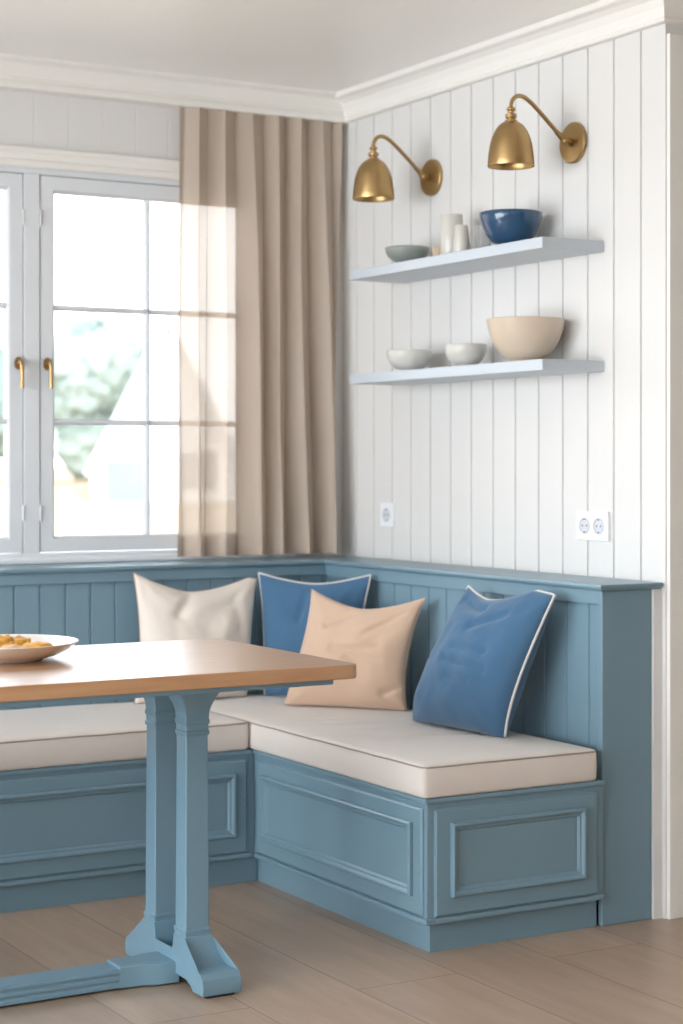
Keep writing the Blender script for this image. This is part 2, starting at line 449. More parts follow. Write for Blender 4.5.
# ------------------------------------------------------------------ curtain
def curtain():
    t = thing('curtain', 'sheer taupe linen curtain hanging in folds in the corner beside the window', 'curtain', (0, 0, 0))
    zt, zbm, zh = 2.4545, .937, 1.005
    nf = 6.5
    def P(s, z):
        v = (zt-z)/(zt-zbm)                       # 0 top, 1 bottom
        x0 = -.662-.034*v; x1 = -.035-.03*v
        amp = (.021+.024*v)*((.8+.5*s)*.75+.5*noise.noise(Vector((s*5, v*1.2, 3))))
        ph = 2*math.pi*(nf*s - .9*v*math.sin(s*3.1)*s) + .5*math.sin(v*3+s*9)
        lean = .28/nf/2
        x = x0+(x1-x0)*s + (x1-x0)*lean*.9*math.sin(2*ph)*(.6+.4*v) + .018*v*math.sin(s*14+1)
        y = -.047-.020*v + amp*math.sin(ph) + .003*math.sin(s*60+v*4)
        return Vector((x, min(-.027, y), z))
    def grid(z0, z1, nz, off=0):
        bm = BM(); ns = 260; rows = []
        for j in range(nz+1):
            z = z0+(z1-z0)*j/nz; rows.append([bm.verts.new(P(i/ns, z)+Vector((0, off, 0))) for i in range(ns+1)])
        for a, b in zip(rows, rows[1:]):
            for i in range(ns): bm.faces.new((a[i], a[i+1], b[i+1], b[i]))
        return bm
    obj('panel', grid(zh, zt, 60), M['curtain'], t, sm=True)
    obj('hem', grid(zbm, zh, 5), M['hem'], t, sm=True, label='denser doubled hem band of the curtain')
    return t
curtain()

# ------------------------------------------------------------------ wainscot backs, ledge
LZ = .924
SX, SY = -.203, -.236           # front of the rails on the right / window side
XW = -3.0                       # how far the window bench runs to the left
def back_right():
    t = thing('backrest_panelling', 'blue boarded bench back below the white wall with the sockets', 'wall panelling', (0, -1.0, 0), None)
    off = Vector((0, 1.0, 0))
    def L(bm): bmesh.ops.translate(bm, verts=bm.verts[:], vec=off); return bm
    bm = BM(); g = [-1.672+.1013*k for k in range(14)]
    boards(bm, -1.7255, SY+.012, .38, .868, g, lambda u, v, h: (SX+.012-h, u, v), .02, gw=.008, gd=.005)
    obj('boards', L(bm), M['blue'], t)
    bm = B(SX, SX+.03, -1.7255, SY+.03, .868, .9055); obj('top_rail', L(bm), M['blue'], t, bevel=.002)
    bm = BM(); boards(bm, SX, -.032, 0, .9055, [], lambda u, v, h: (u, -1.745-h, v), .02)
    obj('end_panel', L(bm), M['blue'], t, bevel=.003)
    bm = B(-.030, -.002, -1.752, -1.735, 0, .9055); obj('scribe_strip', L(bm), M['wall'], t, label='white strip between the blue end panel and the wall')
back_right()
def back_window():
    t = thing('backrest_panelling', 'blue boarded bench back running along under the window', 'wall panelling', (-1.6, 0, 0), None)
    off = Vector((1.6, 0, 0))
    def L(bm): bmesh.ops.translate(bm, verts=bm.verts[:], vec=off); return bm
    bm = BM(); g = [-1.311+.0848*k for k in range(-19, 14)]
    boards(bm, XW, SX+.01, .38, .872, g, lambda u, v, h: (u, SY+.012-h, v), .02, gw=.008, gd=.005)
    obj('boards', L(bm), M['blue'], t)
    bm = B(XW, SX-.0003, SY, SY+.03, .872, .9055); obj('top_rail', L(bm), M['blue'], t, bevel=.002)
    obj('end_panel', L(B(XW, XW+.02, SY+.03, -.002, 0, .9055)), M['blue'], t)
back_window()
# continuous ledge on top of both backs
bm = BM(); z0 = .906
ov = [(.0, z0), (.006, z0), (.010, z0+.005), (.0175, z0+.007), (.019, z0+.012), (.018, z0+.017), (.0, LZ)]
def ledge():
    bm = BM()
    loops = []
    # inner (room side) edge path: left end -> inner corner -> front end -> wrap to the wall
    for p, z in ov:
        q = p
        loops.append([bm.verts.new(v) for v in ((XW, SY-q, z), (SX-q, SY-q, z), (SX-q, -1.745-q, z), (-.006, -1.745-q, z))])
    for a, b in zip(loops, loops[1:]):
        for k in range(3): bm.faces.new((a[k], a[k+1], b[k+1], b[k]))
    for loop, z in ((loops[0], z0), (loops[-1], LZ)):
        w = [bm.verts.new(v) for v in ((-.006, -.001, z), (XW, -.001, z))]
        bm.faces.new([loop[0], loop[1], w[0], w[1]]) ; bm.faces.new([loop[1], loop[2], loop[3], w[0]])
        if z == z0: wb = w
        else: wt = w
    bm.faces.new((wb[0], wb[1], wt[1], wt[0]))
    bm.faces.new([l[3] for l in loops]+[wt[0], wb[0]]); bm.faces.new([l[0] for l in loops]+[wt[1], wb[1]])
    return bm
o = obj('ledge', ledge(), M['blue'])
tag(o, 'blue wooden ledge capping the bench backs, wrapping the corner below the window and sockets', 'ledge')

# ------------------------------------------------------------------ bench boxes
OUT = [(0, -.001), (0, .004), (.005, .008), (.010, .008)]
RING = [(0, .007), (0, .018), (.004, .022), (.009, .021), (.014, .0145), (.019, .014), (.024, .008), (.030, .0085)]
def bench(name_label, loc, faces, carc, toe, lips, seat, cat='bench'):
    t = thing('bench_base', name_label, cat, loc)
    off = -Vector(loc)
    def L(bm): bmesh.ops.translate(bm, verts=bm.verts[:], vec=off); return bm
    obj('carcass', L(B(*carc)), M['blue'], t, bevel=.0015)
    obj('toe_kick', L(B(*toe)), M['blue'], t)
    bm = BM()
    for l in lips: box(bm, *l)
    obj('base_rail', L(bm), M['blue'], t, bevel=.003)
    obj('seat_board', L(B(*seat)), M['blue'], t, bevel=.003)
    for T, outer, ring in faces:
        bm = BM(); ring_panel(bm, outer, OUT, T, fill=True); p = obj('front_panel', L(bm), M['blue'], t)
        bm = BM(); ring_panel(bm, ring, RING, T, fill=True); obj('moulding', L(bm), M['blue'], p)
    return t
XF, YF, YE = -.772, -.806, -1.757
TX = lambda u, v, h: (XF-h, u, v)
TE = lambda u, v, h: (u, YE-h, v)
TW = lambda u, v, h: (u, YF-h, v)
bench('blue panelled bench base on the right, with a framed end facing the room', (-.49, -1.0, 0),
      [(TX, (-1.742, -.83, .095, .371), (-1.703, -.878, .142, .332)),
       (TE, (-.752, -.232, .095, .369), (-.707, -.279, .143, .333))],
      (XF, -.210, YE, SY-.0, .080, .386), (XF+.022, -.215, YE+.022, SY-.02, 0, .080),
      [(XF-.009, XF+.02, YE-.009, YF-.014, .078, .092), (XF+.02, -.212, YE-.009, YE+.02, .078, .092)],
      (XF-.010, -.210, YE-.010, SY-.002, .386, .399))
bench('blue panelled bench base running under the window behind the table', (-1.6, -.5, 0),
      [(TW, (-1.90, -.800, .095, .371), (-1.856, -.842, .144, .332)), (TW, (-2.96, -1.93, .095, .371), (-2.92, -1.972, .144, .332))],
      (XW, XF-.001, YF, SY-.002, .080, .386), (XW, XF+.020, YF+.022, SY-.02, 0, .079),
      [(XW, XF-.011, YF-.009, YF+.02, .078, .092)],
      (XW, XF-.011, YF-.010, SY-.002, .386, .399))

# ------------------------------------------------------------------ seat cushions
def seat_cushion(label, x0, x1, y0, y1, seed, creases, crown=.006):
    z0, z1 = .3995, .485; cx, cy = (x0+x1)/2, (y0+y1)/2; hx, hy = (x1-x0)/2, (y1-y0)/2
    t = thing('seat_cushion', label, 'cushion', (cx, cy, z0), 'bench seat cushions')
    def fn(p, n):
        u, v = (p.x-cx)/hx, (p.y-cy)/hy
        top = max(0, n.z)
        w = (1-min(1, abs(u))**6)*(1-min(1, abs(v))**10)
        d = crown*top*w + .0035*top*w*noise.noise(Vector((p.x*5, p.y*5, seed)))
        for (ax, ay, bx, by, wd, dp) in creases:
            A_, B_ = Vector((ax, ay)), Vector((bx, by)); q = Vector((p.x, p.y)); ab = B_-A_
            s = max(0, min(1, (q-A_).dot(ab)/ab.length_squared)); dist = (q-A_-ab*s).length
            d -= dp*top*math.exp(-(dist/wd)**2)*math.sin(math.pi*min(1, max(0, .08+.84*s)))
        side = (1-abs(n.z)); mid = 1-((p.z-(z0+z1)/2)/((z1-z0)/2))**2
        q = p+Vector((0, 0, d))
        q += Vector((n.x, n.y, 0))*side*.003*mid*(1+.8*noise.noise(p*9))
        return q-Vector((cx, cy, z0))
    bm = rbox(x0, x1, y0, y1, z0, z1, .011, .016, fn)
    obj('cover', bm, M['cushion'], t, sm=True)
    r = .016
    path = []
    for (ax, ay, a0) in ((x1, y1, 0), (x0, y1, 90), (x0, y0, 180), (x1, y0, 270)):
        sx, sy = (1 if ax == x1 else -1), (1 if ay == y1 else -1)
        for k in range(5):
            a = math.radians(a0+k*22.5)
            path.append((ax-sx*r+math.cos(a)*r-cx, ay-sy*r+math.sin(a)*r-cy, z1-.006-z0))
    dense = []
    for i, p in enumerate(path):
        q = path[(i+1) % len(path)]; n_ = max(1, int((Vector(q)-Vector(p)).length/.05))
        for k in range(n_): 
            v = Vector(p).lerp(Vector(q), k/n_); v.z += .0012*noise.noise(v*12); dense.append(v)
    bm = tube(BM(), dense, .0024, 8, closed=True); obj('piping', bm, M['piping'], t, sm=True)
    return t
seat_cushion('cream linen seat cushion on the right bench, under the peach and front blue pillows', -.790, -.238, -1.770, -.248, 1.0,
             [(-.76, -.95, -.30, -1.10, .013, .007), (-.70, -1.10, -.28, -1.28, .011, .006), (-.78, -.88, -.45, -.93, .014, .006), (-.66, -1.32, -.25, -1.42, .013, .006)])
seat_cushion('cream linen seat cushion on the window bench behind the table', XW+.01, -.800, -.822, -.248, 5.0, [(-1.5, -.4, -1.2, -.7, .015, .003)], crown=.013)

# ------------------------------------------------------------------ pillows
def pillow(label, BL, BR, TR_, TL, T, m, mp, dip=.045, nd=0, side=.02, seed=0, pipe=.0035, folds=(), skew=0, belly=.35, back=.8):
    c = [Vector(p) for p in (BL, BR, TR_, TL)]
    base = (c[0]+c[1])/2; base.z = min(c[0].z, c[1].z)
    t = thing('pillow', label, 'pillow', base)
    nrm = ((c[1]-c[0]).cross(c[3]-c[0])).normalized()     # faces the viewer
    def edge(u, v, tuck=.03):
        # u,v in -1..1
        s, r_ = (u+1)/2, (v+1)/2
        p = c[0]*(1-s)*(1-r_)+c[1]*s*(1-r_)+c[2]*s*r_+c[3]*(1-s)*r_
        ux = (c[1]-c[0]).normalized(); vy = (c[3]-c[0]).normalized()
        p = p-ux*side*u*(1-v*v)
        vv = r_**2
        cu = max(-1, min(1, u-skew)); 
        p = p-vy*dip*vv*(1-abs(cu)**1.6)
        p = p+vy*.006*(1-r_)**3*(1-u*u) - nrm*tuck*(1-r_)**5
        return p
    def S(u, v, sgn):
        p = edge(u, v)
        tt = T*((1-abs(u)**2.2)*(1-abs(v)**2.2))**.45
        tt *= 1+belly*(-v)*.5
        w = 1-max(abs(u), abs(v))**6
        q = Vector((u*2.2, v*2.2, seed+sgn))
        d = w*(.011*noise.noise(q)+.002*noise.noise(q*3.1))
        # gathers radiating from the corners
        for cu, cv in ((-1, 1), (1, 1), (-1, -1), (1, -1)):
            du, dv = u-cu, v-cv; r0 = math.hypot(du, dv)
            if r0 < 1.0: d += .0022*math.sin(math.atan2(dv, du)*9+seed*3)*math.exp(-((r0-.38)/.22)**2)
        for (au, av, bu, bv, wd, dp) in folds:
            A_, B_ = Vector((au, av)), Vector((bu, bv)); qq = Vector((u, v)); ab = B_-A_
            s = max(0, min(1, (qq-A_).dot(ab)/ab.length_squared)); dist = (qq-A_-ab*s).length
            d -= 1.5*dp*math.exp(-(dist/wd)**2)
        return p+nrm*sgn*(tt+d*min(1, tt/T*1.3))-base
    N = 56; bm = BM(); grids = []
    f = lambda i: math.sin((i/N*2-1)*math.pi/2)*.55+(i/N*2-1)*.45
    border = {}
    for sgn in (1, -1):
        g = []
        for j in range(N+1):
            row = []
            for i in range(N+1):
                on = i in (0, N) or j in (0, N)
                if on and (i, j) in border: row.append(border[(i, j)]); continue
                k = 1 if sgn > 0 else back
                v = bm.verts.new(S(f(i), f(j), sgn*k if not on else 0) if not on else edge(f(i), f(j))-base)
                if on: border[(i, j)] = v
                row.append(v)
            g.append(row)
        for j in range(N):
            for i in range(N):
                q = (g[j][i], g[j][i+1], g[j+1][i+1], g[j+1][i])
                bm.faces.new(q if sgn > 0 else q[::-1])
    zmin = min(v.co.z for v in bm.verts)
    for v in bm.verts:
        if v.co.z < .0: v.co.z = 0.0
    obj('cover', bm, m, t, sm=True)
    path = [edge(f(i), -1) for i in range(0, N, 2)]+[edge(1, f(i)) for i in range(0, N, 2)]+[edge(f(N-i), 1) for i in range(0, N, 2)]+[edge(-1, f(N-i)) for i in range(0, N, 2)]
    path = [p-base for p in path]
    for p in path: p.z = max(p.z, pipe)
    obj('piping', tube(BM(), path, pipe, 8, closed=True), mp, t, sm=True)
    return t
SZ = .494
pillow('off-white linen pillow under the window, behind the tabletop', (-.960, -.375, SZ), (-.560, -.375, SZ), (-.508, -.312, .872), (-.943, -.302, .918), .070,
       M['pwhite'], M['pwhitepipe'], dip=.062, seed=1, skew=-.15, side=.016, pipe=.0020, folds=[(-.15, .95, -.4, .45, .09, .010), (.6, .7, .7, .1, .12, .006)])
pillow('blue linen pillow with white piping tucked in the bench corner behind the peach pillow', (-.520, -.370, SZ), (-.310, -.620, SZ), (-.232, -.582, .890), (-.496, -.305, .890), .050,
       M['pblue'], M['pbluepipe'], dip=.034, seed=2, side=.014, pipe=.0034, folds=[(-.55, -.55, -.8, -.8, .14, .012), (-.1, .8, -.2, .3, .06, .008), (.1, .75, .2, .35, .05, .007)])
pillow('peach linen pillow on the right bench overlapping the corner blue pillow', (-.580, -.610, SZ), (-.320, -.925, SZ), (-.250, -.935, .838), (-.447, -.575, .850), .070,
       M['ppeach'], M['ppeach'], dip=.052, seed=3, side=.022, pipe=.0016, folds=[(-.3, .0, .5, .05, .06, .008), (-.1, .75, -.5, .45, .08, .010), (.2, .3, .8, .75, .06, .009), (.0, -.15, .6, -.2, .05, .008), (.7, -.75, .95, -.6, .05, .01)])
pillow('blue linen pillow with white piping at the near end of the right bench', (-.425, -1.100, SZ), (-.392, -1.520, SZ), (-.272, -1.625, .890), (-.268, -1.225, .922), .088,
       M['pblue'], M['pbluepipe'], dip=.060, seed=4, skew=-.40, side=.010, pipe=.0042, back=.95, folds=[(-.3, -.1, .6, -.2, .05, .010), (-.2, .1, .5, .05, .05, .008), (-.75, .85, -.1, .75, .09, .016), (-.1, -.35, .4, -.4, .05, .007), (-.1, .45, .5, .6, .07, .008)])

# ------------------------------------------------------------------ dining table
def table():
    TX0, TX1, TY0, TY1, TZ = -3.35, -1.090, -1.958, -1.203, .777
    cy = (TY0+TY1)/2
    t = thing('dining_table', 'oak-topped trestle dining table with blue painted pedestal legs', 'table', (-2.2, cy, 0))
    off = Vector((2.2, -cy, 0))
    def L(bm): bmesh.ops.translate(bm, verts=bm.verts[:], vec=off); return bm
    def rr(x0, x1, y0, y1, r, n=6):
        pts = []
        for ax, ay, a0 in ((x1-r, y1-r, 0), (x0+r, y1-r, 90), (x0+r, y0+r, 180), (x1-r, y0+r, 270)):
            for k in range(n+1):
                a = math.radians(a0+90*k/n); pts.append((ax+r*math.cos(a), ay+r*math.sin(a)))
        return pts
    bm = prism(BM(), rr(TX0, TX1, TY0, TY1, .022), TZ-.034, TZ, 'z')
    obj('tabletop', L(bm), M['table'], t, bevel=.0025)
    bm = prism(BM(), rr(TX0+.05, TX1-.06, TY0+.012, TY1-.012, .01, 2), TZ-.046, TZ-.0345, 'z')
    obj('underframe', L(bm), M['tableblue'], t, bevel=.0015)
    def post(yc, xc):
        zt = TZ-.0465
        prof = [(.052, .040), (.110, .0345), (.112, .0365), (.118, .0365), (.120, .0345), (.130, .0342), (.132, .0362), (.138, .0362), (.140, .0325),
                (.600, .0300), (.602, .0335), (.610, .0335), (.612, .0312), (.626, .0312), (.628, .0338), (.636, .0338), (.640, .032), (.655, .0330), (.670, .0370), (.685, .0440), (.700, .0520), (.712, .0560), (zt, .0570)]
        bm = BM(); rings = []
        c = .07      # chamfer
        for z, w in prof:
            k = w*(1-c); ring = []
            lo = z < .12
            wy = w if not lo else w
            for dx, dy in ((k, -w), (w, -k), (w, k), (k, w), (-k, w), (-w, k), (-w, -k), (-k, -w)): ring.append(bm.verts.new((xc+dx*.97, yc+dy*.92, z)))
            rings.append(ring)
        for a, b in zip(rings, rings[1:]):
            for i in range(8): bm.faces.new((a[i], a[(i+1) % 8], b[(i+1) % 8], b[i]))
        bm.faces.new(rings[0]); bm.faces.new(rings[-1][::-1])
        return bm
    def foot(xc):
        # side profile (y from centre, z): toes, arched underside, swept shoulders up to the posts
        h = [(.225, .007), (.228, .026), (.224, .044), (.212, .056), (.200, .058), (.176, .059), (.158, .064), (.142, .076), (.130, .094), (.122, .122),
             (.06, .122), (.052, .085), (.046, .062), (.0, .058)]
        topo = [(-a, b) for a, b in h] + [(a-.006*(b > .07), b) for a, b in h[::-1][1:]]
        bot = [(.168, .007), (.158, .018), (.135, .026), (.0, .030)]
        bott = [(a, b) for a, b in bot] + [(-a, b) for a, b in bot[::-1][1:]]
        out = topo+bott
        bm = BM(); fa, fb = [], []
        def hw(y, z):
            if z > .11: return .0362
            if z > .059: return .0362+(.0500-.0362)*((.122-z)/.063)**1.6
            return .0500
        for y, z in out:
            w = hw(y, z); sh = -.012*min(1, max(0, (z-.059)/.05)); fa.append(bm.verts.new((xc+sh-w, FC+y, z))); fb.append(bm.verts.new((xc+sh+w, FC+y, z)))
        n = len(out)
        for i in range(n): bm.faces.new((fa[i], fa[(i+1) % n], fb[(i+1) % n], fb[i]))
        f1 = bm.faces.new(fa); f2 = bm.faces.new(fb[::-1])
        bmesh.ops.triangulate(bm, faces=[f1, f2])
        return bm
    FC = -1.600
    for i, xc in enumerate((-1.386, -3.05)):
        f_ = obj('foot', L(foot(xc)), M['tableblue'], t, bevel=.003)
        for s in (-1, 1):
            y = FC+s*.197; obj('pad', L(prism(BM(), rr(xc-.038, xc+.038, y-.022, y+.022, .006, 2), 0, .0072, 'z')), M['felt'], f_, label='dark pad under the foot')
        for yc in (FC-.088, FC+.088): obj('post', L(post(yc, xc-.012)), M['tableblue'], t, bevel=.0012)
    # stretcher with moulded sides and thicker end blocks
    sp = [(-.040, .006), (-.040, .014), (-.037, .016), (-.037, .022), (-.040, .024), (-.040, .030), (-.037, .032), (-.037, .038), (-.040, .040), (-.040, .047), (-.036, .050)]
    sp = sp+[(-a, b) for a, b in sp[::-1]]
    SYC = -1.615
    bm = prism(BM(), [(SYC+a, b) for a, b in sp], -3.0, -1.570, 'x')
    obj('stretcher', L(bm), M['tableblue'], t, bevel=.001)
    for x0, x1 in ((-1.572, -1.425), (-3.005, -2.84)):
        bm = BM()
        s = 1 if x1 > -2 else -1
        xo, xi = (x0, x1) if s > 0 else (x1, x0)
        ymid = SYC
        pts = [(xo, ymid-.040), (xo+s*.065, ymid-.044), (xo+s*.085, ymid-.056), (xi, ymid-.060), (xi, ymid+.050), (xo+s*.092, ymid+.050), (xo+s*.07, ymid+.042), (xo, ymid+.040)]
        prism(bm, pts, .004, .056, 'z')
        obj('stretcher_block', L(bm), M['tableblue'], t, bevel=.003)
table()

# ------------------------------------------------------------------ plate and food
def plate():
    cx, cy, z = -1.787, -1.452, .7775
    o = obj('plate', lathe(BM(), [(0, .004), (.080, .004), (.083, 0), (.092, 0), (.095, .004), (.130, .013), (.158, .027), (.175, .040), (.180, .0435), (.1795, .0455), (.176, .0445), (.160, .033), (.132, .019), (.095, .010), (0, .008)], 96), M['plate'], sm=True, edge=60)
    o.location = (cx, cy, z); tag(o, 'wide off-white shallow plate of golden food on the table', 'plate')
    sp_ = [(-.012, .012, .036, 1.15, 'food'), (.026, .040, .034, 1.1, 'food'), (.082, .000, .034, .85, 'food'), (.030, -.050, .042, .62, 'foodpale'), (-.055, .055, .032, .9, 'foodpale'), (-.045, -.055, .034, .9, 'food'), (.085, .062, .026, .7, 'foodpale'), (-.086, .0, .028, .8, 'food')]
    spots = [(a*.865+b*.502, -a*.502+b*.865, r, h_, m_) for a, b, r, h_, m_ in sp_]
    lab = ['golden yellow piece of food, tallest in the middle of the plate', 'mottled golden piece of food at the back of the plate', 'orange piece of food nearest the right rim of the plate',
           'pale flat piece of food at the front of the plate', 'pale piece of food at the back left of the plate', 'golden piece of food at the front left of the plate', 'small pale piece of food on the right slope of the plate', 'golden piece of food at the far left of the plate']
    for i, (dx, dy, r, hh, mm) in enumerate(spots):
        bm = BM(); bmesh.ops.create_icosphere(bm, subdivisions=4, radius=1)
        for v in bm.verts:
            n_ = v.co.copy(); k = 1+.22*noise.noise(n_*1.8+Vector((i*7, 0, 0)))+.07*noise.noise(n_*6+Vector((i, 3, 0)))
            v.co = Vector((n_.x*r*k*1.15, n_.y*r*k, (n_.z*.5+.5)*r*hh*k*1.1))
        o = obj('food_piece', bm, M[mm], sm=True); o.location = (cx+dx, cy+dy, z+.0115); o.rotation_euler = (0, 0, i*1.3)
        tag(o, lab[i], 'food', 'pieces of food on the plate')
plate()

# ------------------------------------------------------------------ wall shelves
def shelf(z0, z1, label):
    t = thing('wall_shelf', label, 'shelf', (0, -.958, z0), 'floating wall shelves')
    y0, y1 = -1.497+.958, -.421+.958
    obj('board', B(-.220, -.0005, y0, y1, 0, z1-z0), M['shelf'], t, bevel=.002)
shelf(1.857, 1.889, 'pale blue floating shelf holding the dark blue bowl, upper of the two')
shelf(1.513, 1.545, 'pale blue floating shelf holding the large beige bowl, lower of the two')

def bowl(label, loc, R, H, prof, m, footm=None, fr=None, group=None):
    x, y, z = loc
    t = thing('bowl', label, 'bowl', (x, y, z+.0005), group)
    fr = fr or R*.42; fh = .008
    wall = .004 if R < .08 else .005
    outer = [(fr*.98, fh)]+[(R*a, fh+(H-fh)*b) for a, b in prof]
    inner = [(max(0.002, r-wall), h+wall*.4 if i < len(outer)-1 else h) for i, (r, h) in enumerate(outer)][::-1]
    bm = lathe(BM(), [(0, fh)]+outer+[(outer[-1][0]-wall*.5, H+.0015)]+inner+[(0, fh+wall)], 64)
    obj('body', bm, m, t, sm=True, edge=70)
    obj('foot_ring', lathe(BM(), [(0, fh+.0005), (fr, fh+.0005), (fr*.97, .001), (fr*.95, 0), (fr*.82, 0), (fr*.80, .004), (0, .004)], 48), footm or m, t, sm=True, edge=40)
    return t
BP = [(.62, .12), (.80, .34), (.92, .62), (.98, .85), (1, 1)]
BPs = [(.58, .06), (.80, .25), (.95, .55), (1.0, .82), (1, 1)]
BPd = [(.68, .20), (.88, .48), (.98, .78), (1, 1)]
bowl('small grey-green bowl at the window end of the upper shelf', (-.13, -.640, 1.889), .072, .058, BPd, M['bowlgreen'])
bowl('dark blue glazed bowl on the upper shelf', (-.125, -1.210, 1.889), .094, .104, BP, M['bowlblue'], M['foot'], .036)
bowl('small off-white bowl nearest the window on the lower shelf', (-.13, -.655, 1.545), .075, .068, BPs, M['bowlwhite'])
bowl('small off-white bowl beside the large beige bowl on the lower shelf', (-.13, -.980, 1.545), .065, .070, BPs, M['bowlwhite'], fr=.03)
bowl('large beige bowl on the lower shelf', (-.118, -1.275, 1.545), .116, .128, [(.50, .05), (.68, .20), (.84, .45), (.94, .72), (1, 1)], M['bowlbeige'], fr=.048)
def vessel(name, label, cat, loc, prof, m):
    o = obj(name, lathe(BM(), prof, 48), m, sm=True, edge=50); o.location = loc; tag(o, label, cat)
vessel('vase', 'tall cream cylindrical vase on the upper shelf', 'vase', (-.120, -.885, 1.8895), [(0, 0), (.033, 0), (.035, .004), (.0352, .135), (.034, .137), (.032, .135), (.032, .01), (0, .008)], M['vase'])
vessel('vase', 'short tapering cream vase in front of the tall one on the upper shelf', 'vase', (-.160, -1.000, 1.8895), [(0, 0), (.026, 0), (.0275, .003), (.024, .050), (.0195, .088), (.0185, .089), (.0175, .086), (.022, .048), (.024, .008), (0, .006)], M['vase'])
vessel('drinking_glass', 'faint clear glass between the cream vase and blue bowl', 'glass', (-.110, -1.045, 1.8895), [(0, 0), (.020, 0), (.022, .003), (.026, .085), (.0245, .086), (.0205, .006), (0, .005)], M['clear'])
vessel('cup', 'tiny tan clay cup between the grey-green bowl and tall vase', 'cup', (-.100, -.785, 1.8895), [(0, 0), (.020, 0), (.022, .003), (.024, .044), (.0235, .046), (.021, .045), (.019, .006), (0, .005)], M['tan'])

# ------------------------------------------------------------------ wall sconces
def sconce(label):
    t = thing('wall_sconce', label, 'wall lamp', (0, 0, 0), 'brass wall sconces')
    zp = 0
    obj('wall_plate', lathe(BM(), [(0, -.0005), (.060, -.0005), (.060, -.010), (.057, -.0135), (.053, -.0145), (0, -.0155)], 64, axis='x'), M['brass'], t, sm=True, edge=35)
    bm = BM()
    tube(bm, [(-.014, 0, 0), (-.030, 0, .001)], .0085, 16); tube(bm, [(-.018, 0, 0), (-.024, 0, 0)], .0125, 16)
    bmesh.ops.create_uvsphere(bm, u_segments=20, v_segments=12, radius=.0125, matrix=Matrix.Translation((-.037, 0, .003)))
    tube(bm, [(-.037, -.016, .003), (-.037, .016, .003)], .006, 12)
    tube(bm, [(-.040, 0, .006), (-.072, 0, .031)], lambda s: .0105-.004*s, 16)
    obj('joint', bm, M['brass'], t, sm=True, edge=40)
    path = catmull([(-.055, 0, .018), (-.085, 0, .043), (-.125, 0, .077), (-.160, 0, .104), (-.185, 0, .117), (-.207, 0, .117), (-.222, 0, .106), (-.2285, 0, .090), (-.229, 0, .074)], 8)
    obj('arm', tube(BM(), path, .0062, 14), M['brass'], t, sm=True, edge=60)
    X = -.229
    obj('socket', lathe(BM(), [(0, .084), (.0085, .084), (.013, .079), (.013, .075), (.009, .072), (.009, .066), (.0165, .062), (.0165, .053), (.012, .050), (.012, .047), (.019, .044), (.020, .036), (0, .036)], 32, c=(X, 0, 0)), M['brass'], t, sm=True, edge=40)
    out = [(.016, .041), (.026, .038), (.037, .029), (.047, .015), (.055, -.003), (.061, -.024), (.0645, -.048), (.0665, -.068), (.068, -.086)]
    prof = out+[(.0675, -.0875), (.066, -.086)]+[(r-.0018, h-.0012) for r, h in out[::-1][1:]]
    s_ = obj('shade', lathe(BM(), prof+[(.012, .040)], 64, c=(X, 0, 0)), M['brass'], t, sm=True, edge=70)
    obj('bulb', lathe(BM(), [(0, .036), (.012, .034), (.013, .01), (.020, -.01), (.024, -.028), (.020, -.045), (.010, -.053), (0, -.055)], 32, c=(X, 0, 0)), M['bulb'], t, sm=True)
    return t
def dup(root, loc, label):
    r = root.copy(); COL.objects.link(r); r.location = loc; r['label'] = label
    for ch in list(root.children):
        c_ = ch.copy(); COL.objects.link(c_); c_.parent = r
        for g in ch.children:
            d = g.copy(); COL.objects.link(d); d.parent = c_
    return r
s1 = sconce('brass gooseneck wall lamp above the dark blue bowl, nearer the wall end')
s1.location = (0, -1.358, 2.191)
dup(s1, (0, -.593, 2.191), 'brass gooseneck wall lamp nearest the curtain, above the grey-green bowl')

# ------------------------------------------------------------------ sockets
def outlet(label, y, z, w, h, ns):
    t = thing('wall_socket', label, 'socket', (0, y, z))
    obj('cover_plate', B(-.010, -.0003, -w/2, w/2, -h/2, h/2), M['plastic'], t, bevel=.0025)
    for k in range(ns):
        yc = (k-(ns-1)/2)*.066
        s = obj('socket_insert', lathe(BM(), [(.024, -.0095), (.024, -.0125), (.0215, -.0135), (.020, -.0125), (.0195, -.0105), (0, -.0103)], 40, c=(0, yc, 0), axis='x'), M['socketin'], t, sm=True, edge=35)
        bm = BM()
        for dy in (-.0095, .0095): lathe(bm, [(0, -.0106), (.0028, -.0106), (.0028, -.0100), (0, -.0100)], 14, c=(0, yc+dy, 0), axis='x')
        for dz in (-.0185, .0185): box(bm, -.0125, -.0100, yc-.003, yc+.003, dz-.0018, dz+.0018)
        obj('pin_holes', bm, M['dark'], s)
outlet('white double wall socket above the ledge near the wall end', -1.450, 1.070, .150, .084, 2)
outlet('white single wall socket low on the boards near the curtain', -.316, 1.075, .084, .082, 1)

# ------------------------------------------------------------------ outdoors
M['grass'] = mat('dry_field', srgb(168, 149, 127), rough=1, spec=0, var=.12, vscale=.4)
M['leaf'] = mat('pale_foliage', srgb(152, 164, 156), rough=.9, spec=.1, var=.25, vscale=1.5)
M['bark'] = mat('bark', srgb(140, 128, 112), rough=1, spec=0)
M['hwall'] = mat('white_render', srgb(238, 240, 242), rough=.9, spec=.1)
M['hroof'] = mat('pale_roof', srgb(222, 228, 234), rough=.8, spec=.1)
M['hwin'] = mat('grey_house_door', srgb(138, 147, 153), rough=.6)
bm = BM(); N = 30; rows = []
for j in range(N+1):
    y = .165+140*(j/N)**1.6; rows.append([bm.verts.new((-90+180*i/N, y, -.45+1.35*min(1, y/60)+(.1*noise.noise(Vector((i*.7, j*.7, 0))) if j > 2 else 0))) for i in range(N+1)])
for a, b in zip(rows, rows[1:]):
    for i in range(N): bm.faces.new((a[i], a[i+1], b[i+1], b[i]))
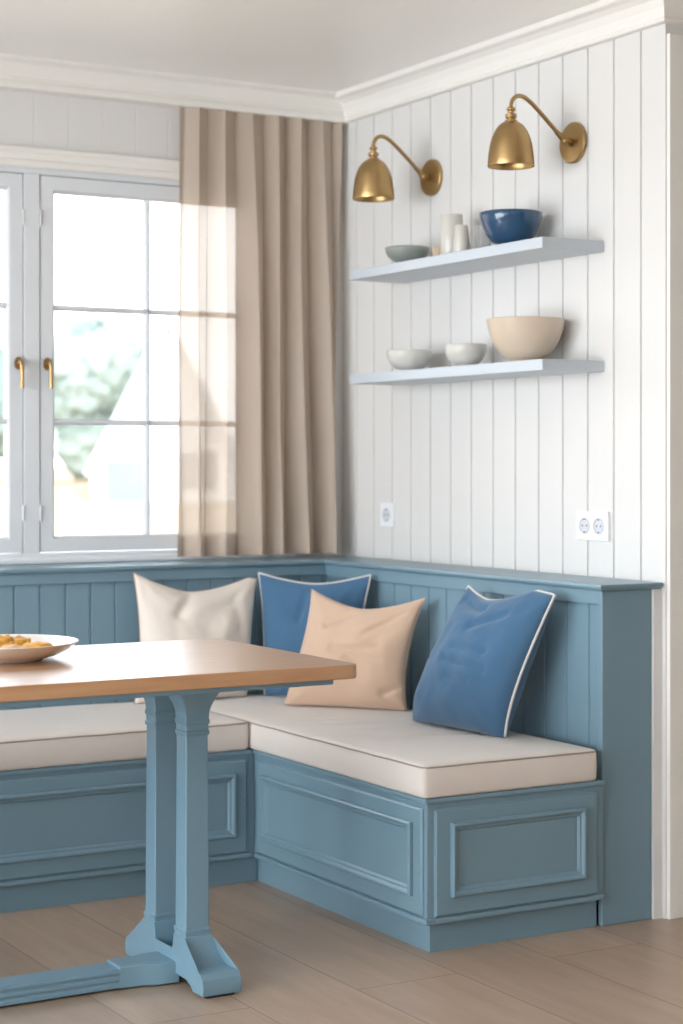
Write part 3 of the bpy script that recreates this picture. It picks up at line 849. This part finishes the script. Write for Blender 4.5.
obj('ground', bm, M['grass'], kind='structure', sm=True)
def place(u, D):       # a spot outdoors seen at picture column u, at depth D
    a = math.radians(30.11); Lx = (u-341.5)/1852.784*D
    return (-3.321+D*math.sin(a)+Lx*math.cos(a), -5.719+D*math.cos(a)-Lx*math.sin(a))
def tree(label, u, D, H, W, seed, z0):
    x, y = place(u, D)
    t = thing('tree', label, 'tree', (x, y, z0), 'pale trees beyond the window')
    bm = BM(); rnd = random.Random(seed)
    obj('trunk', tube(BM(), catmull([(0, 0, -.3), (.05, 0, H*.2), (-.03, .04, H*.5), (0, 0, H*.8)], 5), lambda s: .16*(1-.7*s), 10), M['bark'], t, sm=True)
    for k in range(26):
        a = rnd.random()*6.28; r = math.sqrt(rnd.random())*W*.36; zz = H*(.22+.68*rnd.random()); sc = W*(.16+.16*rnd.random())*(1.15-zz/H*.45)
        s = BM(); bmesh.ops.create_icosphere(s, subdivisions=3, radius=sc)
        o3 = Vector((math.cos(a)*r*(1.2-zz/H*.5), math.sin(a)*r, zz))
        for v in s.verts: v.co = v.co*(1+.35*noise.noise(v.co*3/sc+Vector((k, 0, 0))))+o3
        me = bpy.data.meshes.new('tmp'); s.to_mesh(me); s.free(); bm.from_mesh(me); bpy.data.meshes.remove(me)
    # loose leaves around the crown
    for k in range(2600):
        a = rnd.random()*6.28; b = rnd.random()*3.1416; R_ = .42+.14*rnd.random()
        c_ = Vector((math.cos(a)*math.sin(b)*W*R_, math.sin(a)*math.sin(b)*W*R_, H*.56+math.cos(b)*H*.42))
        d1 = Vector((rnd.uniform(-1, 1), rnd.uniform(-1, 1), rnd.uniform(-1, 1))).normalized()*.09; d2 = d1.orthogonal().normalized()*.05
        bm.faces.new([bm.verts.new(c_+q) for q in (d1, d2, -d1, -d2)])
    o = bpy.data.meshes.new('foliage'); bm.to_mesh(o); bm.free(); o.materials.append(M['leaf'])
    ob = bpy.data.objects.new('foliage', o); COL.objects.link(ob); ob.parent = t
def gz(y): return -.45+1.35*min(1, y/60)
tree('pale leafy tree seen through the middle pane of the right casement', 96, 58, 5.2, 3.5, 3, gz(50))
tree('pale leafy tree seen through the left casement', -30, 58, 5.2, 3.4, 8, gz(50))
def house():
    D = 45; x, y = place(168, D); z = gz(y)
    t = thing('house', 'white gabled house beyond the field', 'house', (x, y, z))
    t.rotation_euler = (0, 0, math.radians(-22))
    hw, eh, ah = 2.0, 1.0, 4.3
    obj('walls', prism(BM(), [(-hw+.2, -.3), (hw-.2, -.3), (hw-.2, eh), (0, ah-.15), (-hw+.2, eh)], 0, 8, 'y'), M['hwall'], t)
    bm = BM(); prism(bm, [(-hw, eh-.35), (-hw+.12, eh-.42), (0, ah-.05), (0, ah+.18)], -.25, 8.2, 'y'); prism(bm, [(hw, eh-.35), (hw-.12, eh-.42), (0, ah-.05), (0, ah+.18)], -.25, 8.2, 'y')
    obj('roof', bm, M['hroof'], t)
    w = obj('garage_door', B(-1.5, -.5, -.03, .02, .0, 1.0), M['hwin'], t)
    obj('window', B(.3, 1.2, -.03, .02, .3, 1.2), M['hwin'], t)
house()

# ------------------------------------------------------------------ light
w = bpy.data.worlds.new('overcast'); SC.world = w; w.use_nodes = True; nt = w.node_tree
bg = nt.nodes['Background']; bg.inputs['Strength'].default_value = 3.6
tc = nt.nodes.new('ShaderNodeTexCoord'); sp = nt.nodes.new('ShaderNodeSeparateXYZ'); rp = nt.nodes.new('ShaderNodeValToRGB')
rp.color_ramp.elements[0].position = .40; rp.color_ramp.elements[0].color = (.70, .72, .74, 1)
rp.color_ramp.elements[1].position = .75; rp.color_ramp.elements[1].color = (1.25, 1.38, 1.52, 1)
e = rp.color_ramp.elements.new(.52); e.color = (1.30, 1.34, 1.38, 1)
md = nt.nodes.new('ShaderNodeMath'); md.operation = 'MULTIPLY_ADD'; md.inputs[1].default_value = .5; md.inputs[2].default_value = .5
nt.links.new(tc.outputs['Generated'], sp.inputs[0]); nt.links.new(sp.outputs['Z'], md.inputs[0]); nt.links.new(md.outputs[0], rp.inputs[0]); nt.links.new(rp.outputs[0], bg.inputs[0])

def area(name, loc, rot, sx, sy, power, col, portal=False):
    l = bpy.data.lights.new(name, 'AREA'); l.shape = 'RECTANGLE'; l.size = sx; l.size_y = sy; l.energy = power; l.color = col
    o = bpy.data.objects.new(name, l); COL.objects.link(o); o.location = loc; o.rotation_euler = [math.radians(a) for a in rot]
    if portal: l.cycles.is_portal = True
    return o
# sky light by portal; area lamps add extra daylight at side and rear openings
area('window_portal', (-1.168, .14, 1.575), (-90, 0, 0), 1.74, 1.28, 1, (1, 1, 1), portal=True)
for i, h in enumerate(LH): area('side_daylight', (XL-.25, (h[0]+h[1])/2, 1.3), (0, -97, 0), 2.0, h[1]-h[0], (20, 165)[i], (.86, .93, 1))
for i, h in enumerate(RH): area('rear_fill', ((h[0]+h[1])/2, YR-.3, 1.3), (97, 0, 0), h[1]-h[0], 1.2, 34, (1, .95, .90))  # added fill from behind the camera, lifts the faces turned that way

vs = SC.view_settings; vs.view_transform = 'Standard'; vs.look = 'None'; vs.exposure = .20; vs.gamma = 1; vs.use_curve_mapping = False
SC.display_settings.display_device = 'sRGB'
SC.cycles.use_denoising = True
SC.cycles.max_bounces = 8; SC.cycles.diffuse_bounces = 5; SC.cycles.transparent_max_bounces = 12
SC.cycles.sample_clamp_indirect = 4
SC.cycles.caustics_reflective = False; SC.cycles.caustics_refractive = False
